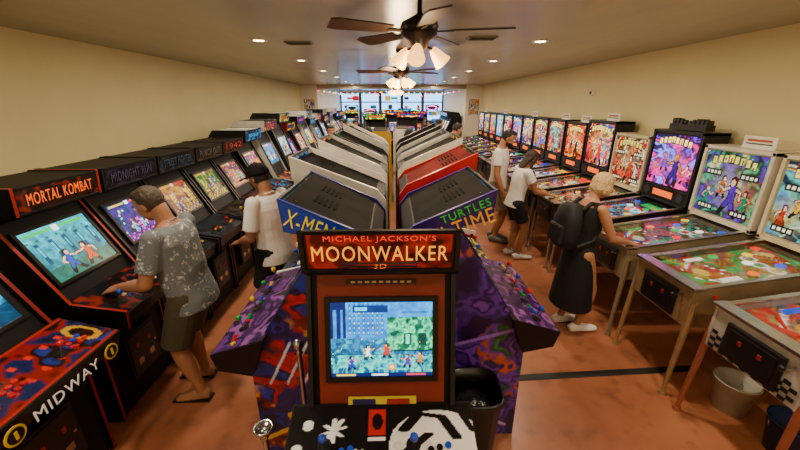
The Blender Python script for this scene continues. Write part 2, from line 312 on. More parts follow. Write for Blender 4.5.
# ---------------------------------------------------------------- pinball
def pin(loc,rz,body='#181818',bb='#121212',rail='#c0c0c0',legs='#c0c0c0',pal=0,seed=0,h=1.76,w=.58,check=False,modern=False,sign=False,fpal=None,glow=1.3,bw=.68,fglow=.62,glass=True,bgpal=None):
    rnd=random.Random(seed+50); root=empty('pinball_machine',loc,rz); mb=MB()
    bm_=body if not isinstance(body,str) else mat(body,.45,var=.2); rm=mat(rail,.25,1. if rail=='#c0c0c0' else 0.); lm=mat(legs,.3,1. if legs=='#c0c0c0' else 0.)
    prof=[(0,.60),(0,.90),(1.03,1.05),(1.29,1.05),(1.29,.54),(.9,.54)]
    for sx in(-1,1):
        x=sx*w/2; mb.prism(prof,x-sx*.02,x,bm_)
        rp=PF((0,.90),(1.03,1.05)); mb.box(rp.pt(x-sx*.012,rp.L/2,.006),(.036,rp.L,.014),rm,rp.B)
    inn=[(.004,.602),(.004,.895),(.10,.905),(.104,.855),(1.02,.985),(1.285,.99),(1.285,.545),(.9,.545)]
    mb.prism(inn,-w/2+.021,w/2-.021,bm_)
    mb.box((0,.03,.912),(w+.03,.10,.022),rm)
    mb.box((0,-.008,.74),(.34,.022,.22),mat('#101012',.4)); mb.box((0,-.02,.74),(.28,.01,.17),mat('#2a2a2e',.35,.7))
    for sx in(-1,1): mb.box((sx*.06,-.027,.77),(.022,.01,.03),mat('#701808',.4,emit=.2)); mb.cyl((sx*(w/2),.16,.85),(sx*(w/2+.012),.16,.85),.014,.014,mat('#d02020',.3),10)
    mb.cyl((w*.36,0,.83),(w*.36,-.07,.83),.008,.008,CHR,8); mb.sph((w*.36,-.075,.83),.018,mat('#111111',.3),10,6)
    if check:
        for i in range(14):
            for j in range(5):
                if (i+j)%2==0: mb.box((-w/2+.03+(w-.06)*(i+.5)/14,-.003,.612+.13*(j+.5)/5),((w-.06)/14,.006,.13/5),mat('#101010',.4))
    for sx in(-1,1):
        for y0,y1,zt in((.03,-.02,.80),(1.24,1.27,.80)):
            x=sx*(w/2-.0)
            mb.cyl((x,y0,zt),(x+sx*.015,y1,.03),.026,.016,lm,6,False); mb.cyl((x+sx*.015,y1,.03),(x+sx*.015,y1,0),.024,.03,lm,10)
    y0=1.03; z0=1.06; bbm=mat(bb,.45); bh=h-z0
    mb.box((0,y0+.13,z0+bh/2),(bw-.02,.23,bh),bbm)
    for sx in(-1,1): mb.box((sx*(bw/2-.015),y0+.12,z0+bh/2),(.03,.27,bh+.01),bbm)
    for zz in(z0+.015,h-.012): mb.box((0,y0+.12,zz),(bw,.27,.03),bbm)
    gl0=z0+(.17 if modern else .04); 
    if modern:
        mb.box((0,y0+.0,z0+.10),(bw-.06,.03,.13),mat('#0a0a0a',.3)); mb.box((0,y0-.018,z0+.10),(.30,.006,.07),mat('#ff6a10',.4,emit=.8))
        for sx in(-1,1): mb.cyl((sx*.25,y0-.01,z0+.10),(sx*.25,y0-.02,z0+.10),.05,.05,mat('#222222',.5),14)
    pf=PF((.104,.858),(1.02,.988)); L=pf.L; cc=['#e02010','#e8c018','#1848d0','#f4f4ec','#10a048','#e86808']
    for i,(u,v) in enumerate(((-.12,.66),(.10,.70),(0,.55),(-.16,.42),(.15,.45),(-.2,.8),(.18,.84))):
        q=pf.pt(u,v,0); mb.cyl(q,q+pf.N*.035,.022,.026,mat('#f0ece0',.3),12); mb.cyl(q+pf.N*.035,q+pf.N*.042,.034,.032,mat(cc[(i+seed)%6],.3,emit=1.4),14)
    for sx in(-1,1):
        a=pf.pt(sx*.13-.02,.16,.015); b=pf.pt(sx*.035-.02,.11,.015); mb.cyl(a,b,.013,.008,mat(cc[(seed)%6],.3),8)
        a=pf.pt(sx*.20,.34,.02); b=pf.pt(sx*.14,.19,.02); mb.cyl(a,b,.008,.008,mat('#f0f0f0',.4),8); mb.box(pf.pt(sx*.17,.27,.03),(.05,.14,.005),mat(cc[(seed+2)%6],.3,emit=.5),pf.B)
    if modern:
        pts=[pf.pt(-.2+.02*math.sin(k*.5),.3+.05*k,.05+.012*math.sin(k*.9)) for k in range(11)]
        for o in(-.012,.012):
            for p,q in zip(pts,pts[1:]): mb.cyl(p+Vector((o,0,0)),q+Vector((o,0,0)),.003,.003,CHR,6)
        mb.box(pf.pt(.08,.78,.05),(.26,.10,.006),mat(cc[(seed+1)%6],.2,emit=.9),pf.B)
    if sign:
        mb.box((0.05,y0+.12,h+.055),(.30,.012,.11),mat('#e8e4d8',.6)); mb.box((0.05,y0+.112,h+.075),(.22,.004,.02),mat('#b05020',.5)); mb.box((0.05,y0+.112,h+.045),(.24,.004,.012),mat('#555555',.5)); mb.box((0.05,y0+.13,h+.004),(.3,.06,.008),mat('#e8e4d8',.6))
    mb.obj('body',root,bevel=.0025)
    fp=fpal or PALS[(pal+2)%6]
    art('playfield',playfield(rnd,fp),pf.pt(-w/2+.022,.005,.004),pf.U*(w-.044),pf.V*(L-.01),art_mat(fglow),root)
    if glass:
        g=PF((.08,.915),(1.03,1.046)); gb=MB(); gb.add([g.pt(-w/2+.02,0),g.pt(w/2-.02,0),g.pt(w/2-.02,g.L),g.pt(-w/2+.02,g.L)],[(0,1,2,3)],glass_mat()); gb.obj('glass_cover',root)
    art('backglass',poster(rnd,bgpal or PALS[pal],reels=not modern),(-bw/2+.045,y0-.004,gl0+.02),(bw-.09,0,0),(0,0,h-gl0-.06),art_mat(glow),root)
    return root
# ---------------------------------------------------------------- humans
class Geo:
    def __init__(s): s.v=[];s.f=[]
    def add(s,vs,fs):
        o=len(s.v); s.v+=[tuple(v) for v in vs]; s.f+=[[o+k for k in f] for f in fs]
    def sph(s,c,r,B=None,seg=14,rings=10):
        if not hasattr(r,'__len__'): r=(r,r,r)
        c=Vector(c); vs=[c+(B@Vector((0,0,r[2])) if B else Vector((0,0,r[2])))]
        for j in range(1,rings):
            ph=math.pi*j/rings
            for i in range(seg):
                t=2*math.pi*i/seg; p=Vector((r[0]*math.sin(ph)*math.cos(t),r[1]*math.sin(ph)*math.sin(t),r[2]*math.cos(ph))); vs.append(c+(B@p if B else p))
        vs.append(c-(B@Vector((0,0,r[2])) if B else Vector((0,0,r[2]))))
        fs=[(0,1+i,1+(i+1)%seg) for i in range(seg)]
        for j in range(rings-2):
            for i in range(seg): fs.append((1+j*seg+i,1+(j+1)*seg+i,1+(j+1)*seg+(i+1)%seg,1+j*seg+(i+1)%seg))
        n=len(vs)-1; fs+=[(n,1+(rings-2)*seg+(i+1)%seg,1+(rings-2)*seg+i) for i in range(seg)]
        s.add(vs,fs)
    def loft(s,pts,rad,side,seg=18):
        pts=[Vector(p) for p in pts]; n=len(pts); vs=[];fs=[]
        for k,(p,(a,b)) in enumerate(zip(pts,rad)):
            t=(pts[min(k+1,n-1)]-pts[max(k-1,0)]).normalized(); u=(Vector(side)-t*t.dot(Vector(side))).normalized(); v=t.cross(u)
            for i in range(seg):
                th=2*math.pi*i/seg; vs.append(p+u*math.cos(th)*a+v*math.sin(th)*b)
        for k in range(n-1):
            for i in range(seg): fs.append((k*seg+i,k*seg+(i+1)%seg,(k+1)*seg+(i+1)%seg,(k+1)*seg+i))
        fs.append(tuple(range(seg-1,-1,-1))); fs.append(tuple((n-1)*seg+i for i in range(seg))); s.add(vs,fs)
    def limb(s,p0,p1,r0,r1,bul=0.,cap=True):
        p0=Vector(p0);p1=Vector(p1); ts=(0,.2,.4,.6,.8,1); side=(p1-p0).orthogonal()
        s.loft([p0.lerp(p1,t) for t in ts],[((r0+(r1-r0)*t+bul*math.sin(math.pi*min(1,t*1.4)) if t<.72 else r0+(r1-r0)*t),)*2 for t in ts],side,12)
        s.sph(p0,r0,None,12,8)
        if cap: s.sph(p1,r1,None,12,8)
def remesh(g,name,vox,mt,parent,it=4):
    me=bpy.data.meshes.new(name); me.from_pydata(g.v,[],g.f); ob=bpy.data.objects.new(name,me); COL.objects.link(ob)
    r=ob.modifiers.new('r','REMESH'); r.mode='VOXEL'; r.voxel_size=vox; r.use_smooth_shade=True
    s=ob.modifiers.new('s','SMOOTH'); s.factor=.5; s.iterations=it
    dg=bpy.context.evaluated_depsgraph_get(); m2=bpy.data.meshes.new_from_object(ob.evaluated_get(dg)); bpy.data.objects.remove(ob)
    m2.materials.clear(); m2.materials.append(mt)
    m2.polygons.foreach_set('use_smooth',[True]*len(m2.polygons))
    return link(bpy.data.objects.new(name,m2),parent)
def ik(a,b,l1,l2,pole):
    a=Vector(a);b=Vector(b); d=b-a; L=min(d.length,(l1+l2)*.995); dn=d.normalized(); b=a+dn*L
    x=(l1*l1-l2*l2+L*L)/(2*L); y=math.sqrt(max(0,l1*l1-x*x)); p=Vector(pole); p=(p-dn*p.dot(dn)).normalized()
    return a+dn*x+p*y,b
def human(name,loc,heading,H,hands,feet=((-.02,.09),(.04,-.09)),lean=0,hpitch=15,hyaw=0,skin='#b98262',hair='short',haircol='#2a1c14',top=None,bottom=None,dress=None,shoes='#f0f0f0',sleeve=.6,fem=False,belly=0,bot_len=.9,far=False,beard=None,px=0,flip=False,curl=.5,cap=None,longpants=False,bulk=1.,hem=-.045):
    root=empty(name,loc,heading); vox=.016 if far else .0085
    sk=mat(skin,.5,var=.05); Y=Vector((0,1,0)); Ry=Matrix.Rotation(math.radians(lean),3,'Y')
    fs=.9 if fem else 1.
    P=Vector((px,0,.525*H))
    def sp(t,x=0): return P+Ry@Vector((x,0,t*H))
    rings=[(-.065,.072,.058),(-.03,.088 if not fem else .093,.066),(.0,.088,.066),(.06,.080 if not fem else .070,.058+belly*.5),(.11,.080*(.92 if fem else 1),.058+belly),(.17,.090*fs,.063+belly*.3),(.225,.098*fs,.060),(.265,.090*fs,.050),(.29,.055,.040),(.305,.034,.034)]
    rings=[(t,a*(bulk if t<.28 else 1),b*(bulk if t<.28 else 1)) for t,a,b in rings]
    g=Geo(); g.loft([sp(t,belly*H*.5*(1 if .03<t<.2 else 0)) for t,a,b in rings],[(a*H,b*H) for t,a,b in rings],Y)
    if fem:
        for s in(-1,1): g.sph(sp(.20,.04*H)+Vector((0,s*.04*H,0)),.036*H)
    S=sp(.265); sh=[S+Ry@Vector((0,s*.103*H*fs*(1+(bulk-1)*.6),0)) for s in(1,-1)]
    N0=sp(.285,.0); Nk=N0+Matrix.Rotation(math.radians(lean*.5+hpitch*.3),3,'Y')@Vector((.012*H,0,.052*H))
    hh=H/7.6; HB=Matrix.Rotation(math.radians(hyaw),3,'Z')@Matrix.Rotation(math.radians(hpitch),3,'Y'); hc=Nk+HB@Vector((.14*hh,0,.36*hh))
    def hp(x,y,z): return hc+HB@(Vector((x,y,z))*hh)
    def he(G,c,r): G.sph(hp(*c),[q*hh for q in r],HB)
    g.limb(N0-Vector((0,0,.01)),Nk+Vector((0,0,.02*H)),.034*H*fs,.032*H*fs)
    he(g,(-.04,0,.10),(.42,.335,.40)); he(g,(.07,0,-.2),(.27,.24,.28)); he(g,(.13,0,-.39),(.15,.12,.09)); he(g,(.20,0,.07),(.17,.25,.16))
    g.limb(hp(.36,0,.0),hp(.435,0,-.11),.035*hh,.055*hh)
    for s in(1,-1): he(g,(-.03,s*.335,-.04),(.08,.035,.13)); he(g,(.26,s*.14,-.12),(.1,.09,.08))
    la,lf=.178*H,.150*H; elb=[];wr=[]
    for s,sd,hd in((1,sh[0],hands[0]),(-1,sh[1],hands[1])):
        e,w_=ik(sd,Vector(hd),la,lf,(-.6,s*.45,-.6)); elb.append(e);wr.append(w_)
        g.limb(sd,e,.031*H*fs,.0245*H*fs,.003*H); g.limb(e,w_,.0245*H*fs,.0165*H*fs,.004*H)
    kn=[];an=[];lt,lc=.245*H,.245*H
    for s,ft in((1,feet[0]),(-1,feet[1])):
        hj=P+Vector((0,s*.052*H,-.01*H)); a=Vector((ft[0],ft[1],.045*H)); k,a=ik(hj,a,lt,lc,(1,s*.1,0)); kn.append(k);an.append(a)
        g.limb(hj,k,.050*H*bulk,.031*H,.004*H); g.limb(k,a,.031*H,.020*H,.008*H)
        g.limb(a-Vector((.015*H,0,.018*H)),a+Vector((.09*H,s*.008*H,-.032*H)),.024*H,.017*H)
        g.loft([a+Vector((x*H,s*y*H,z*H)) for x,y,z in((-.035,0,-.028),(0,0,-.026),(.06,.004,-.030),(.10,.006,-.034),(.115,.006,-.036))],[(.018*H,.015*H),(.022*H,.018*H),(.027*H,.014*H),(.026*H,.010*H),(.018*H,.007*H)],Y)
    remesh(g,'body_skin',vox,sk,root,3)
    for idx,s in((0,1),(1,-1)):
        w_=wr[idx]; d=(w_-elb[idx]).normalized(); cd=Vector((1,0,-.25 if hands[idx][2]>.5*H else -2)).normalized(); d=(d*.4+cd*.8).normalized()
        n=Vector((0,-s*.15,-1)) if hands[idx][2]>.5*H else Vector((0,-s,0)); n=(n-d*d.dot(n)).normalized(); sd=d.cross(n)
        if sd.dot(Vector((0,-s,0)) if hands[idx][2]>.5*H else Vector((1,0,0)))<0: sd=-sd
        q=.105*H; hg=Geo(); 
        hg.loft([w_-d*.012,w_+d*.12*q,w_+d*.3*q,w_+d*.5*q],[(.16*q,.12*q),(.19*q,.10*q),(.23*q,.10*q),(.23*q,.075*q)],sd,14)
        for k,(off,L) in enumerate(((.17,.40),(.06,.46),(-.055,.42),(-.165,.33))):
            p=w_+d*.46*q+sd*off*q; dd=d.copy(); r=.050*q
            for seg,fr in enumerate((.45,.32,.25)):
                ang=curl*(.35+.45*seg); dd=(d*math.cos(ang)+n*math.sin(ang)).normalized(); p2=p+dd*L*fr*q; hg.limb(p,p2,r,r*.9); p=p2; r*=.9
        p=w_+d*.14*q+sd*.16*q; p2=p+(d*.6+sd*.75+n*.2).normalized()*.24*q; p3=p2+(d*.95+sd*.2+n*.3).normalized()*.2*q
        hg.limb(p,p2,.07*q,.055*q); hg.limb(p2,p3,.055*q,.045*q)
        remesh(hg,'hand_'+('left','right')[idx],.008 if far else .0038,sk,root,2)
    fb=MB(); wh=mat('#e8e4dc',.3); dk=mat('#1a120c',.2); lp=mat('#a05a50',.5)
    for s in(1,-1):
        fb.sph(hp(.325,s*.14,.02),.052*hh,wh,10,6); fb.sph(hp(.362,s*.14,.018),.024*hh,dk,8,6)
        fb.sph(hp(.355,s*.14,.115),[.03*hh,.08*hh,.018*hh],mat(haircol,.7),8,6,B=HB)
    fb.sph(hp(.325,0,-.255),[.03*hh,.095*hh,.028*hh],lp,10,6,B=HB); fb.obj('face_features',root)
    hm=mat(haircol,.65,var=.35,scale=60,bump=.6); hg=Geo()
    if hair=='short': he(hg,(-.11,0,.12),(.40,.362,.42)); he(hg,(.08,0,.36),(.24,.26,.15))
    elif hair=='cap': he(hg,(-.12,0,.0),(.36,.352,.32))
    elif hair=='bob': he(hg,(-.12,0,.12),(.44,.41,.46)); he(hg,(-.2,0,-.12),(.33,.38,.32)); he(hg,(.10,.05,.36),(.28,.30,.18)); [he(hg,(-.02,s*.33,-.08),(.2,.1,.26)) for s in(1,-1)]
    elif hair=='long':
        he(hg,(-.11,0,.13),(.43,.38,.44)); he(hg,(.08,0,.37),(.26,.28,.15)); hg.loft([hp(-.2,0,.1),hp(-.3,0,-.3),hp(-.33,0,-.7),hp(-.28,0,-1.15),hp(-.24,0,-1.35)],[(.36*hh,.24*hh),(.38*hh,.2*hh),(.34*hh,.15*hh),(.26*hh,.12*hh),(.1*hh,.06*hh)],Y)
        for s in(1,-1): hg.limb(hp(.02,s*.32,.1),hp(.1,s*.33,-.7),.12*hh,.08*hh)
    remesh(hg,'hair',.010 if far else .006,hm,root,2)
    if beard:
        bg=Geo(); he(bg,(.08,0,-.30),(.275,.25,.21)); he(bg,(.17,0,-.42),(.15,.14,.12)); remesh(bg,'beard',.006,mat(beard,.8,bump=.5,scale=60),root,1)
    if cap:
        cb=MB(); cm=mat(cap,.8,spec=.2); cb.sph(hp(-.05,0,.12),[.475*hh,.42*hh,.45*hh],cm,20,12,0,.54,HB)
        cb.cyl(hp(-.05,0,.56),hp(-.05,0,.60),.035*hh,.03*hh,cm,8)
        vs=[];n=12
        for k in range(n+1):
            t=-1.25+2.5*k/n; vs.append(hp(-.05+.46*math.cos(t),.41*math.sin(t),.12)); 
        for k in range(n+1):
            t=-1.25+2.5*k/n; vs.append(hp(-.02+.90*math.cos(t*.72),.44*math.sin(t),.06-.05*abs(math.sin(t))))
        cb.add(vs,[(k,k+1,n+2+k,n+1+k) for k in range(n)],cm,True); o=cb.obj('baseball_cap_fabric',root); so=o.modifiers.new('s','SOLIDIFY'); so.thickness=.006
    ex=.011
    if top:
        tg=Geo(); R=[r for r in rings if r[0]>-.05 and r[0]<.30]; R=[(hem,.094*bulk,.072*bulk)]+R[1:]
        if hem<-.05: R.insert(1,(-.03,.093*bulk,.071*bulk))
        tg.loft([sp(t,belly*H*.5*(1 if .03<t<.2 else 0)) for t,a,b in R],[(max(a,.086*fs*bulk)*H+ex*1.3,b*H+ex*1.4) if t<.25 else (a*H+ex,b*H+ex) for t,a,b in R],Y,22)
        if fem:
            for s in(-1,1): tg.sph(sp(.20,.042*H)+Vector((0,s*.04*H,0)),.040*H)
        for i in(0,1):
            if sleeve>0: tg.limb(sh[i],sh[i].lerp(elb[i],sleeve),.031*H+ex,.029*H+ex*1.8,cap=False)
        remesh(tg,'shirt',vox,top,root,3)
        if not far:
            kb=MB(); ringp=[N0+Ry@Vector((.036*H*math.cos(a)+.004*H,.038*H*math.sin(a),.008*H-.012*H*math.cos(a))) for a in np.linspace(0,2*math.pi,17)]
            for p,q in zip(ringp,ringp[1:]): kb.cyl(p,q,.007,.007,top,6)
            kb.obj('shirt_collar',root)
    if bottom:
        bg=Geo(); bg.loft([sp(t) for t in(-.06,-.03,0,.03)],[(.080*H*bulk+ex,.062*H*bulk+ex),(.092*H*bulk+ex,.068*H*bulk+ex),(.088*H*bulk+ex,.066*H*bulk+ex),(.081*H*bulk+ex,.058*H*bulk+ex)],Y)
        for i,s in((0,1),(1,-1)):
            hj=P+Vector((0,s*.05*H,-.01*H))
            if longpants: bg.limb(hj,kn[i],.052*H+ex,.036*H+ex); bg.limb(kn[i],kn[i].lerp(an[i],.93),.036*H+ex,.027*H+ex,cap=False)
            else: bg.limb(hj,hj.lerp(kn[i],bot_len),.052*H*bulk+ex,.045*H*bulk+ex*1.7,cap=False)
        remesh(bg,'trousers' if longpants else 'shorts',vox,bottom,root,3)
    if dress:
        dg_=Geo(); R=[r for r in rings if 0<=r[0]<.27]
        pts=[Vector((P.x+.0,0,.17*H)),Vector((P.x,0,.30*H)),Vector((P.x,0,.42*H))]+[sp(t) for t,a,b in R]
        dg_.loft(pts,[(.135*H,.115*H),(.125*H,.10*H),(.112*H,.085*H)]+[(a*H+ex*1.3,b*H+ex*1.4) for t,a,b in R],Y,24)
        for s in(-1,1): dg_.sph(sp(.20,.042*H)+Vector((0,s*.04*H,0)),.040*H); dg_.limb(sh[0 if s>0 else 1]+Vector((0,-s*.03*H,.0)),sh[0 if s>0 else 1].lerp(elb[0 if s>0 else 1],.08),.03*H,.033*H,cap=False)
        remesh(dg_,'dress',vox,dress,root,3)
    sg=Geo(); smt=mat(shoes,.5)
    if flip:
        fb=MB()
        for i,s in((0,1),(1,-1)):
            a=an[i]; fb.box((a.x+.042*H,a.y+s*.004*H,.006),(.165*H,.052*H,.012),smt)
            fb.cyl((a.x+.085*H,a.y,.035),(a.x+.04*H,a.y+.026*H,.022),.005,.005,smt,6); fb.cyl((a.x+.085*H,a.y,.035),(a.x+.04*H,a.y-.026*H,.022),.005,.005,smt,6)
        fb.obj('sandals',root,bevel=.004)
    else:
        for i,s in((0,1),(1,-1)):
            a=an[i]; a=Vector((a.x,a.y,0)); q=H
            sg.loft([a+Vector((x*q,s*y*q,z*q)) for x,y,z in((-.045,0,.024),(-.02,0,.030),(.02,0,.028),(.07,.004,.021),(.115,.006,.016),(.132,.006,.013))],[(.020*q,.023*q),(.027*q,.029*q),(.028*q,.027*q),(.031*q,.020*q),(.028*q,.015*q),(.016*q,.011*q)],Y)
            sg.limb(a+Vector((-.005*q,0,.03*q)),a+Vector((-.005*q,0,.055*q)),.026*q,.025*q,cap=False)
        remesh(sg,'shoes',vox*.9,smt,root,2)
    return root
# ================================================================= ROOM
W=3.50; Y0=-2.2; Y1=14.3; Y2=20.5; J=2.85
def tex(name,cols,scale,rough,bump,stretch=(1,1,1),spec=.5,coat=0,scuff=None):
    m=bpy.data.materials.new(name); m.use_nodes=True; nt=m.node_tree; b=nt.nodes['Principled BSDF']
    tc=nt.nodes.new('ShaderNodeTexCoord'); mp=nt.nodes.new('ShaderNodeMapping'); mp.inputs['Scale'].default_value=stretch
    n=nt.nodes.new('ShaderNodeTexNoise'); n.inputs['Scale'].default_value=scale; n.inputs['Detail'].default_value=7; n.inputs['Roughness'].default_value=.62
    r=nt.nodes.new('ShaderNodeValToRGB'); cr=r.color_ramp
    cr.elements[0].position=.3; cr.elements[0].color=(*C(cols[0]),1); cr.elements[1].position=.72; cr.elements[1].color=(*C(cols[-1]),1)
    if len(cols)==3: e=cr.elements.new(.5); e.color=(*C(cols[1]),1)
    nt.links.new(tc.outputs['Object'],mp.inputs['Vector']); nt.links.new(mp.outputs[0],n.inputs['Vector']); nt.links.new(n.outputs['Fac'],r.inputs['Fac'])
    out=r.outputs['Color']
    n2=nt.nodes.new('ShaderNodeTexNoise'); n2.inputs['Scale'].default_value=scale*6; n2.inputs['Detail'].default_value=5; nt.links.new(mp.outputs[0],n2.inputs['Vector'])
    if scuff:
        r2=nt.nodes.new('ShaderNodeValToRGB'); r2.color_ramp.elements[0].position=.54; r2.color_ramp.elements[1].position=.70; r2.color_ramp.elements[0].color=(0,0,0,1); r2.color_ramp.elements[1].color=(.85,.85,.85,1)
        nt.links.new(n2.outputs['Fac'],r2.inputs['Fac']); mx=nt.nodes.new('ShaderNodeMixRGB'); mx.inputs[2].default_value=(*C(scuff),1); nt.links.new(r2.outputs[0],mx.inputs[0]); nt.links.new(out,mx.inputs[1]); out=mx.outputs[0]
    nt.links.new(out,b.inputs['Base Color'])
    bp=nt.nodes.new('ShaderNodeBump'); bp.inputs['Strength'].default_value=bump; bp.inputs['Distance'].default_value=.01; nt.links.new(n2.outputs['Fac'],bp.inputs['Height']); nt.links.new(bp.outputs['Normal'],b.inputs['Normal'])
    b.inputs['Roughness'].default_value=rough; b.inputs['Specular IOR Level'].default_value=spec; b.inputs['Coat Weight'].default_value=coat; b.inputs['Coat Roughness'].default_value=.2
    return m
wall=tex('cream_wall_paint',['#d0c28e','#dacc9a'],1.2,.75,.08)
white=tex('white_wall_paint',['#d8d2c2','#e2dccc'],1.2,.7,.05)
flo=tex('terracotta_floor',['#8a5038','#a46444','#b87854'],.9,.34,.06,coat=.25,scuff='#7a4a34')
cei=tex('ceiling_paint',['#989080','#a8a08e'],1.5,.25,.16,(1,.25,1),spec=.8)
def bx(name,x0,x1,y0,y1,z0,z1,m):
    b=MB(); b.box(((x0+x1)/2,(y0+y1)/2,(z0+z1)/2),(x1-x0,y1-y0,z1-z0),m); return b.obj(name)
bx('floor',-W-.2,W+.2,Y0-.2,Y2+.2,-.1,0,flo); bx('ceiling',-W-.2,W+.2,Y0-.2,Y2+.2,CEIL,CEIL+.1,cei)
bx('wall_left',-W-.15,-W,Y0,Y1,0,CEIL,wall); bx('wall_right',W,W+.15,Y0,Y1,0,CEIL,wall); bx('wall_rear',-W-.15,W+.15,Y0-.15,Y0,0,CEIL,wall)
bx('wall_left_return',-W-.15,-J,Y1,Y1+.15,0,CEIL,white); bx('wall_right_return',J,W+.15,Y1,Y1+.15,0,CEIL,white)
bx('wall_left_far',-J-.15,-J,Y1+.15,Y2,0,CEIL,white); bx('wall_right_far',J,J+.15,Y1+.15,Y2,0,CEIL,white)
for n,x in(('left',-W),('right',W)):
    s=1 if x<0 else -1; bx('baseboard_'+n,min(x,x+s*.015),max(x,x+s*.015),Y0,Y1,0,.1,mat('#6a4a30',.5))
b=MB(); z0,z1=.75,2.70; frame=mat('#14181c',.4)
b.box((0,Y2+.07,z0/2),(2*J,.14,z0),white); b.box((0,Y2+.07,(z1+CEIL)/2),(2*J,.14,CEIL-z1),white); b.obj('wall_front')
k=0
xs=[-J,-1.75,-.65,.55,1.7,J]
for x0,x1 in zip(xs,xs[1:]):
    k+=1; f=MB()
    for x in(x0+.04,x1-.04): f.box((x,Y2+.05,(z0+z1)/2),(.08,.08,z1-z0),frame)
    for z in(z0+.03,z1-.03,2.20): f.box(((x0+x1)/2,Y2+.05,z),(x1-x0-.16,.08,.06),frame)
    f.add([(x0+.06,Y2+.06,z0+.06),(x1-.06,Y2+.06,z0+.06),(x1-.06,Y2+.06,z1-.06),(x0+.06,Y2+.06,z1-.06)],[(0,1,2,3)],glass_mat())
    rd=random.Random(k)
    for j in range(10):
        cxx=x0+.2+(x1-x0-.4)*rd.random(); f.box((cxx,Y2+.045,rd.choice((1.2,1.6,1.95,2.4))),(.12+.25*rd.random(),.004,.10+.16*rd.random()),mat(rd.choice(['#d02860','#1878d0','#20b0b0','#e0c020','#101820','#c83818','#0c2050']),.5,emit=.5))
    f.obj('window_%d'%k)
bx('trim_beam',-J,J,Y1,Y1+.15,2.66,CEIL,cei)
w=bpy.data.worlds.new('world'); scene.world=w; w.use_nodes=True; bg=w.node_tree.nodes['Background']; bg.inputs[0].default_value=(.20,.52,1,1); bg.inputs[1].default_value=4.8
def downlight(x,y,p=28):
    r=empty('recessed_downlight',(x,y,CEIL)); b=MB()
    b.lathe((0,0,0),[(.055,-.004),(.085,-.012),(.095,-.004),(.095,0)],mat('#e8e2d4',.4)); b.cyl((0,0,-.004),(0,0,-.007),.056,.056,mat('#ffe2b0',.5,emit=26),20); b.obj('trim_and_lens',r)
    l=bpy.data.lights.new('downlight','AREA'); l.shape='DISK'; l.size=.14; l.energy=p; l.color=(1,.83,.60); o=bpy.data.objects.new('lamp',l); o.location=(0,0,-.03); link(o,r)
for y in(-1.4,.5,2.4,4.3,6.2,8.1,10.0,11.9,13.8):
    downlight(-1.45,y); downlight(1.65,y)
for y in(15.5,17.5,19.3): downlight(-1.4,y,40); downlight(1.4,y,40)
for y in(7.2,11.2): downlight(.1,y,20)
def vent(x,y):
    b=MB(); b.box((0,0,-.006),(.30,.16,.012),mat('#7a7262',.5))
    for k in range(6): b.box((0,-.06+.024*k,-.014),(.26,.008,.008),mat('#3a3428',.5))
    b.obj('ceiling_air_vent',loc=(x,y,CEIL))
vent(-1.05,4.45); vent(.95,4.1)
def fan(x,y,drop,R,nl,ang,pw=22,em=3.4):
    r=empty('ceiling_fan',(x,y,CEIL)); b=MB(); br=mat('#1c100a',.35,.6); wd=mat('#3c2214',.45,var=.3,scale=20)
    b.lathe((0,0,0),[(0.001,0),(.07,0),(.06,-.04),(.015,-.06),(.015,-drop+.08),(.05,-drop+.06),(.11,-drop+.03),(.12,-drop),(.11,-drop-.04),(.06,-drop-.07),(.05,-drop-.11),(.001,-drop-.12)],br,24)
    for k in range(5):
        a=math.radians(ang+72*k); Rz=Matrix.Rotation(a,3,'Z'); B=Rz@Matrix.Rotation(math.radians(12),3,'X')
        b.box(Rz@Vector((.15,0,-drop-.02)),(.12,.03,.008),br,B)
        n=8; vs=[]
        for i in range(n+1):
            t=i/n; rx=.19+(R-.19)*t; hw=.05+.022*t if t<.9 else .055
            for s in(-1,1):
                for z in(0,.008): vs.append(Rz@(Vector((rx,0,-drop-.02))+Matrix.Rotation(math.radians(12),3,'X')@Vector((0,s*hw,z))))
        fs=[]
        for i in range(n):
            o=4*i; fs+=[(o,o+4,o+6,o+2),(o+1,o+3,o+7,o+5),(o,o+1,o+5,o+4),(o+2,o+6,o+7,o+3)]
        fs+=[(0,2,3,1),(4*n,4*n+1,4*n+3,4*n+2)]; b.add(vs,fs,wd)
    gl=mat('#ffb860',.3,emit=em,name='frosted_shade')
    for k in range(nl):
        a=math.radians(20+360*k/nl); d=Vector((math.cos(a),math.sin(a),0)); p0=Vector((0,0,-drop-.09)); p1=p0+d*.09+Vector((0,0,-.02)); ax=(d*.75+Vector((0,0,-.75))).normalized()
        b.cyl(p0,p1,.008,.008,br,8); q=p1
        for rr0,rr1,l in((.02,.033,.03),(.033,.046,.05),(.046,.055,.03)): b.cyl(q,q+ax*l,rr0,rr1,gl,16); q=q+ax*l
    b.obj('fan_body',r)
    l=bpy.data.lights.new('fan_bulbs','POINT'); l.energy=pw; l.color=(1,.75,.45); l.shadow_soft_size=.12; o=bpy.data.objects.new('lamp',l); o.location=(0,0,-drop-.30); link(o,r)
fan(.17,2.40,.22,.56,3,-12,22,3.0)
fan(.12,5.0,.24,.58,4,30,35,9); fan(.1,9.3,.24,.60,4,50,30,9)
